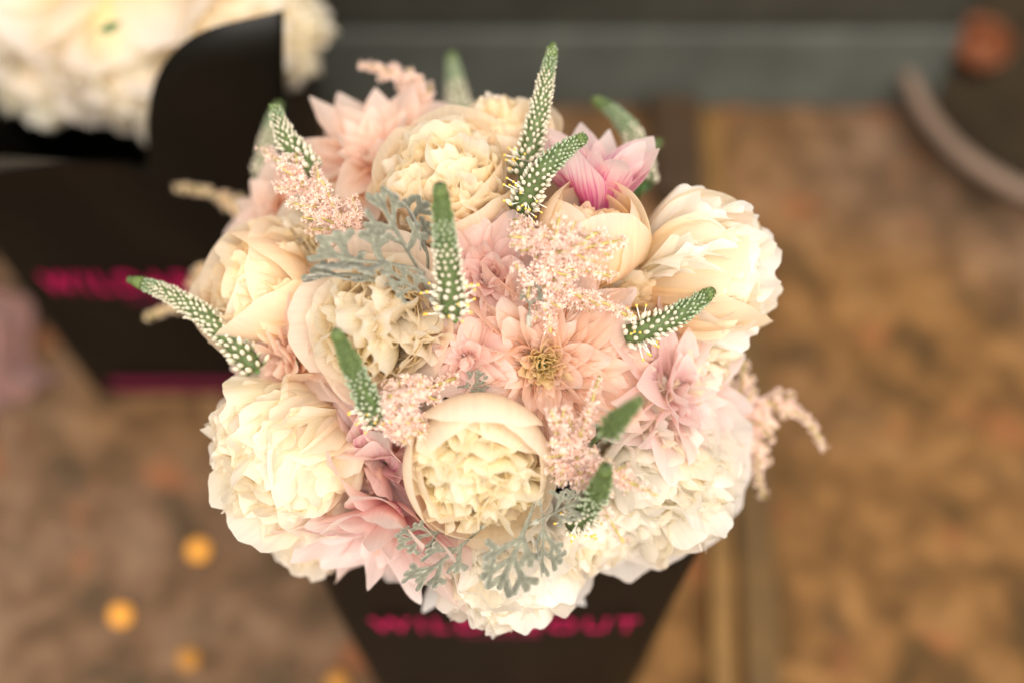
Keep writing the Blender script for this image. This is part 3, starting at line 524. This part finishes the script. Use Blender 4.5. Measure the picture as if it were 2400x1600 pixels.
# ------------------------------------------------------------------ felted grey leaves
def leaf_field(seed):
    rnd = random.Random(seed); caps = [((0, 0), (0, .90), .020, .040)]
    for s_ in (-1, 1): a = s_ * math.radians(rnd.uniform(36, 50)); caps.append(((0, .80), (math.sin(a) * .20, .80 + math.cos(a) * .20), .038, .040))
    for i, t in enumerate((.36, .62)):
        for s in (-1, 1):
            tt = t + rnd.uniform(-.06, .06); a = math.radians(rnd.uniform(42, 62)) * s; l = (.42, .36)[i] * rnd.uniform(.8, 1.15); p = (0, tt); q = (math.sin(a) * l, tt + math.cos(a) * l); caps.append((p, q, .026, .043))
            for s2, f in ((-1, .72), (1, .62)):
                a2 = a + s2 * math.radians(rnd.uniform(40, 60)); l2 = l * rnd.uniform(.30, .45); m = (p[0] + (q[0] - p[0]) * f, p[1] + (q[1] - p[1]) * f); caps.append((m, (m[0] + math.sin(a2) * l2, m[1] + math.cos(a2) * l2), .032, .039))
    return caps
def leaf_mesh(seed, bend, mat):
    caps = leaf_field(seed); rnd = random.Random(seed + 99); h = 0.014; xs = np.arange(-.72, .721, h); ys = np.arange(-.06, 1.2, h); X, Y = np.meshgrid(xs, ys)
    def field(X, Y):
        f = np.full(X.shape, 9.0)
        for (p, q, r0, r1) in caps:
            dx, dy = q[0] - p[0], q[1] - p[1]; t = np.clip(((X - p[0]) * dx + (Y - p[1]) * dy) / (dx * dx + dy * dy), 0, 1); d = np.hypot(X - p[0] - t * dx, Y - p[1] - t * dy) - (r0 + (r1 - r0) * t)
            k = 0.02; hh = np.clip(.5 + .5 * (f - d) / k, 0, 1); f = f * (1 - hh) + d * hh - k * hh * (1 - hh)
        return f
    f = field(X, Y); gy, gx = np.gradient(f, h); keep = (f[:-1, :-1] < .006) & (f[1:, :-1] < .006) & (f[:-1, 1:] < .006) & (f[1:, 1:] < .006)
    nb = np.zeros(f.shape, int); nb[:-1, :-1] += keep; nb[1:, :-1] += keep; nb[:-1, 1:] += keep; nb[1:, 1:] += keep
    edge = (nb > 0) & (nb < 4); gl = np.maximum(gx ** 2 + gy ** 2, .2); X = np.where(edge, X - np.clip(f, -.03, .03) * gx / gl, X); Y = np.where(edge, Y - np.clip(f, -.03, .03) * gy / gl, Y)
    idx = -np.ones(f.shape, int); idx[nb > 0] = np.arange((nb > 0).sum()); V = []
    c1, c2, c3 = rnd.uniform(.5, 1.1), rnd.uniform(-.5, .5), rnd.random() * 6
    for y, x, fv in zip(Y[nb > 0], X[nb > 0], f[nb > 0]):
        z = -bend * y * y + c1 * abs(x) ** 1.5 - .10 * max(0, .05 + fv) * 2 + .055 * math.sin(x * 8 + y * 6 + c3) + .02 * math.exp(-(x / .03) ** 2) + c2 * x * y * .5
        V.append((x, y, z))
    F = [(idx[i, j], idx[i, j + 1], idx[i + 1, j + 1], idx[i + 1, j]) for i in range(keep.shape[0]) for j in range(keep.shape[1]) if keep[i, j]]
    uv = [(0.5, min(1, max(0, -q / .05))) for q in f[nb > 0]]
    return mesh('felted_leaf', V, F, mat, uv=uv)
def felt_leaf(label, b, t, seed, bend=.25, wide=1.0, nor=None):
    B, T = at(*b), at(*t); y = T - B; L = y.length; y.normalize(); nrm = nor and iv(*nor) or -FW; x = y.cross(nrm).normalized(); z = x.cross(y)
    mw = Matrix(((x.x, y.x, z.x, B.x), (x.y, y.y, z.y, B.y), (x.z, y.z, z.z, B.z), (0, 0, 0, 1))) @ Matrix.Diagonal((L * wide, L, L, 1))
    root = tag(empty('silver_leaf', Matrix.Translation(B)), label, 'leaf', 'felted silver leaves')
    o = obj('blade', leaf_mesh(seed, bend, M['felt']), root); o.matrix_local = Matrix.Translation(-B) @ mw
    m = o.modifiers.new('thickness', 'SOLIDIFY'); m.thickness = 0.018; m.offset = 0
    tube('stalk', bez(Vector((0, 0, 0)), Vector((0, 0, 0)) - y * .02 + FW * .015, (TIE - B) * .8, 7), 0.0012, M['felt'], root, 6)
felt_leaf('tall silver leaf standing in front of the full cream peony', (985, 640, .61), (880, 455, .585), 1, .12, .62)
felt_leaf('upright forked silver leaf behind the central spike', (1005, 640, .62), (965, 462, .595), 2, .1, .42, (.5, .1, .8))
felt_leaf('silver leaf reaching left below the thick pink plume', (985, 645, .60), (750, 555, .58), 3, .25, .65, (.1, .5, .85))
felt_leaf('low silver leaf resting on the smooth left peony', (940, 665, .605), (715, 625, .595), 4, .2, .5, (0, .7, .7))
felt_leaf('small silver leaf at the base of the central spike', (1010, 700, .60), (915, 640, .585), 5, .4, .7, (.3, -.3, .9))
felt_leaf('silver leaf hanging down over the lowest white peony', (1255, 1175, .605), (1165, 1395, .598), 6, .1, .75)
felt_leaf('silver leaf drooping right beside the hanging one', (1265, 1180, .605), (1285, 1350, .598), 7, .15, .6, (.4, 0, .9))
felt_leaf('silver leaf under the globe peony pointing down left', (1130, 1235, .615), (965, 1375, .61), 8, .15, .6)
felt_leaf('small silver leaf on the pink petals at lower left', (1060, 1235, .62), (940, 1270, .605), 9, .2, .8)
felt_leaf('crumpled silver leaf beside the drooping green spike', (1260, 1220, .60), (1345, 1165, .59), 10, .5, .9, (-.4, .3, .8))
felt_leaf('shaded silver leaf between globe peony and central dahlia', (1060, 910, .615), (1140, 895, .61), 11, .3, 1.0)
felt_leaf('small silver leaf under the central pink plume', (1240, 740, .605), (1245, 665, .60), 12, .3, 1.0)

# ------------------------------------------------------------------ green leaves seen in the gaps
def green_leaf(label, b, t, seed):
    B, T = at(*b), at(*t); y = (T - B); L = y.length; y.normalize(); x = y.cross(-FW).normalized(); z = x.cross(y)
    V, F, uv = petal_geo(1, .42, 0, .5, 0, .5, .3, .2, .45, .48, 1.5, .02, 5, 0, .01, nu=8, nv=10, seed=seed)
    V = V[:, [1, 2, 0]]; o = obj('green_leaf', mesh('green_leaf', V, F, M['leaf'], uv=uv)); o.matrix_world = Matrix(((x.x, y.x, z.x, B.x), (x.y, y.y, z.y, B.y), (x.z, y.z, z.z, B.z), (0, 0, 0, 1))) @ Matrix.Scale(L, 4)
    tag(o, label, 'leaf')
green_leaf('dark green leaf in the gap under the large lower left peony', (830, 1135, .68), (765, 1110, .67), 1)
green_leaf('dark green leaf behind the spike at the upper right', (1480, 450, .73), (1530, 420, .74), 2)

# ------------------------------------------------------------------ the second bouquet, out of focus behind
BT = Vector((-0.245, 0.57, 0.12)); BC = Vector((-0.245, 0.590, 0.385))
for i, (px, py, r, lab) in enumerate([(90, 30, .060, 'blurred white peony at the top left corner'), (310, 70, .062, 'blurred white peony in the middle of the rear bouquet'), (560, 60, .060, 'blurred cream peony behind the rounded black flap'),
                                       (105, 150, .055, 'blurred cream peony above the folded left flap of the rear bag'), (330, 185, .052, 'blurred yellowish peony low between the two bag flaps'), (655, 80, .047, 'blurred white peony at the right end of the rear bouquet'), (420, -60, .06, 'blurred white peony cut by the top edge behind the rear bag')]):
    d = 0.885 - 0.00010 * py + (0.02 if i in (5, 6) else 0.07 if i == 3 else 0.05 if i == 4 else 0.02 if i < 2 else 0); c = at(px, py, d) ; ax = (c - BC).normalized(); axi = (ax.dot(RT), ax.dot(UP), -ax.dot(FW) + .35)
    peony(lab, 0, 0, 0, axi, ('cream_guard', 'yellow', 'cream') if i % 2 else ('cream_guard', 'cream', 'yellow'), 40 + i, inner=80, lobes=8, imax=1.35, guard=('flatguard', 6, 1.45, 1.0), group='peonies in the blurred rear bouquet', tie=BT, loc=c, R=r)
green_leaf('thin dark leaf lying on the blurred white peonies', (232, 74, .80), (290, 56, .80), 3)

# ------------------------------------------------------------------ things on the ground behind and beside
M['crate_grey'] = plain('weathered_grey_board', (0.066, 0.071, 0.058), 0.7, var=0.25, scale=18, bump=0.3)
M['crate_dark'] = plain('dark_olive_board', (0.030, 0.029, 0.021), 0.7, var=0.3, scale=18, bump=0.3)
M['wood_lit'] = plain('ochre_wood_lit', (0.143, 0.075, 0.018), 0.6, var=0.2, scale=30, bump=0.2)  # the timber's lit top, put into the colour
M['wood_shaded'] = plain('brown_wood_shaded', (0.079, 0.042, 0.009), 0.6, var=0.2, scale=30, bump=0.2)  # shaded side of the same timber, put into the colour
M['rim'] = plain('pale_rim', (0.155, 0.105, 0.072), 0.8, var=0.12, scale=20)
M['pot_dark'] = plain('dark_pot', (0.026, 0.019, 0.011), 0.95, spec=0.03, var=0.3, scale=14)
M['terracotta'] = plain('terracotta', (0.13, 0.036, 0.009), 0.7, var=0.2, scale=30)
M['dusk_pink'] = plain('dusky_pink_cloth', (0.144, 0.066, 0.051), 0.7, var=0.15, scale=30, sheen=0.3)
M['block'] = plain('dark_brown_tone', (0.035, 0.018, 0.006), 0.7, var=0.2, scale=30)
p0, p1 = on_z(640, 262), on_z(2180, 262); yb = p0.y
cr = tag(empty('wooden_crate', Matrix.Translation(((p0.x + p1.x) / 2, yb, 0))), 'weathered grey board crate standing across the background', 'crate'); hw = (p1.x - p0.x) / 2
box('board', -hw, hw, 0, 0.02, 0.004, 0.105, M['crate_grey'], cr, 0.003); box('board', -hw, hw, 0.002, 0.02, 0.111, 0.24, M['crate_dark'], cr, 0.003)
box('side_board', hw - 0.018, hw - 0.001, 0.0215, 0.35, 0.004, 0.24, M['crate_grey'], cr, 0.003); box('side_board', -hw + 0.001, -hw + 0.018, 0.0215, 0.35, 0.004, 0.24, M['crate_grey'], cr, 0.003)
box('back_board', -hw, hw, 0.352, 0.37, 0.004, 0.24, M['crate_dark'], cr, 0.003)
# two battens in the colours of one timber's lit top and shaded side
def batten(label, a, b, wpx, z, mat):
    A, B = on_z(*a), on_z(*b); d = (B - A); L = d.length; ang = math.atan2(d.y, d.x); ww = wpx * 1.1 / FPX
    o = box('wooden_batten', 0, L, -ww / 2, ww / 2, 0.006, z, M[mat], None, 0.002); o.location = (A.x, A.y, 0); o.rotation_euler = (0, 0, ang); tag(o, label, 'batten')
batten('light ochre batten for the lit top of a timber beside the front bag', (1690, 1700), (1660, 285), 50, .018, 'wood_lit')
batten('dark brown batten for the shaded side of the timber, right of the lighter one', (1790, 1700), (1735, 700), 80, .014, 'wood_shaded')
c = on_z(1580, 380); o = box('dark_block', -.022, .022, -.05, .05, 0, .03, M['block'], None, .003); o.location = (c.x, c.y, 0); tag(o, 'dark brown block on the ground behind the upper right spikes', 'block')  # low dark brown block on the ground
# round bowl with a pale rim at the right edge
c = on_z(2480, 230); R = (c - on_z(2125, 330)).length
bw = tag(empty('round_bowl', Matrix.Translation((c.x, c.y, 0))), 'dark round bowl with a thick pale rim at the right edge', 'bowl')
ring = [Vector((math.cos(a) * R, math.sin(a) * R, .05)) for a in [i * 2 * math.pi / 48 for i in range(48)]]
V, F = [], []
for i, p in enumerate(ring):
    o_ = p.copy(); o_.z = 0; o_.normalize()
    for k in range(10): a = k * 2 * math.pi / 10; V.append(p + o_ * math.cos(a) * .0075 + Vector((0, 0, math.sin(a) * .0075)))
for i in range(48):
    for k in range(10): F.append((i * 10 + k, ((i + 1) % 48) * 10 + k, ((i + 1) % 48) * 10 + (k + 1) % 10, i * 10 + (k + 1) % 10))
obj('rim', mesh('rim', V, F, M['rim']), bw)
V, F = [], []; prof = [(0.0, .006), (.55, .006), (.8, .014), (.96, .045), (1.0, .050), (1.0, .046), (.84, .006), (.6, .002), (0, .002)]
for r_, z_ in prof: V += [(math.cos(i * 2 * math.pi / 48) * r_ * R, math.sin(i * 2 * math.pi / 48) * r_ * R, z_) for i in range(48)]
for j in range(len(prof) - 1):
    for i in range(48): F.append((j * 48 + i, j * 48 + (i + 1) % 48, (j + 1) * 48 + (i + 1) % 48, (j + 1) * 48 + i))
obj('body', mesh('body', V, F, M['pot_dark']), bw)
# terracotta pot behind the bowl
c = on_z(2235, 215); pt = tag(empty('terracotta_pot', Matrix.Translation((c.x + .02, c.y + .03, 0))), 'small terracotta pot between crate and round bowl', 'pot')
def lathe(name, prof, mat, parent, seg=32):
    V, F = [], []
    for r_, z_ in prof: V += [(math.cos(i * 2 * math.pi / seg) * r_, math.sin(i * 2 * math.pi / seg) * r_, z_) for i in range(seg)]
    for j in range(len(prof) - 1):
        for i in range(seg): F.append((j * seg + i, j * seg + (i + 1) % seg, (j + 1) * seg + (i + 1) % seg, (j + 1) * seg + i))
    return obj(name, mesh(name, V, F, mat), parent)
lathe('body', [(0, .001), (.020, .001), (.025, .026), (.027, .026), (.027, .036), (.024, .036), (.022, .025), (.018, .006), (0, .006)], M['terracotta'], pt)
lathe('soil', [(0, .030), (.0228, .030), (.021, .022), (0, .022)], M['terracotta'], pt)
# folded dusky pink cloth at the left
A = on_z(-70, 540); nx, ny = 26, 14; V, F = [], []; Q = on_z(150, 900) - A; q = Q.normalized(); pw = Vector((-q.y, q.x, 0))
for i in range(nx + 1):
    for j in range(ny + 1):
        p = A + Q * (i / nx) + pw * (-(j / ny) * .06 + .012 * math.sin(i * .5)); V.append((p.x, p.y, .012 + .006 * math.sin(j * .8 + i * .15) + .003 * math.sin(i * .5)))
for i in range(nx):
    for j in range(ny): a = i * (ny + 1) + j; F.append((a, a + ny + 1, a + ny + 2, a + 1))
o = obj('cloth', mesh('cloth', V, F, M['dusk_pink'])); m = o.modifiers.new('thickness', 'SOLIDIFY'); m.thickness = .002; tag(o, 'crumpled dusky pink cloth on the ground left of the rear bag', 'cloth')
# glowing amber orbs put in to give bright blurred discs on the ground
M['orb'] = plain('amber_orb', (0.34, 0.15, 0.02), 0.4, emis=((1.0, 0.40, 0.05), 0.34)); M['orb_dim'] = plain('amber_orb_dim', (0.20, 0.09, 0.015), 0.4, emis=((1.0, 0.40, 0.05), 0.12)); M['cap'] = plain('orb_foot', (0.04, 0.05, 0.02), 0.5)
for i, (px, py, mt, lab) in enumerate([(465, 1288, 'orb', 'bright amber bulb on the ground, nearest the bouquet'), (283, 1440, 'orb', 'amber bulb on the ground, leftmost of the four'), (442, 1543, 'orb_dim', 'dim amber bulb on the ground below the two bright ones'), (790, 1597, 'orb_dim', 'dim amber bulb at the bottom edge beside the front bag')]):
    c = on_z(px, py, .02); b = tag(empty('glow_orb', Matrix.Translation(c)), lab, 'light bulb', 'glowing amber orbs on the ground')
    lathe('orb_body', [(0.0001, .0085), (.0035, .0078), (.0070, .0045), (.0080, 0), (.0068, -.0045), (.0040, -.0085), (.0030, -.0105)], M[mt], b, 16); lathe('orb_base', [(.0001, -.0104), (.0034, -.0104), (.0034, -.018), (.0001, -.018)], M['cap'], b, 12)
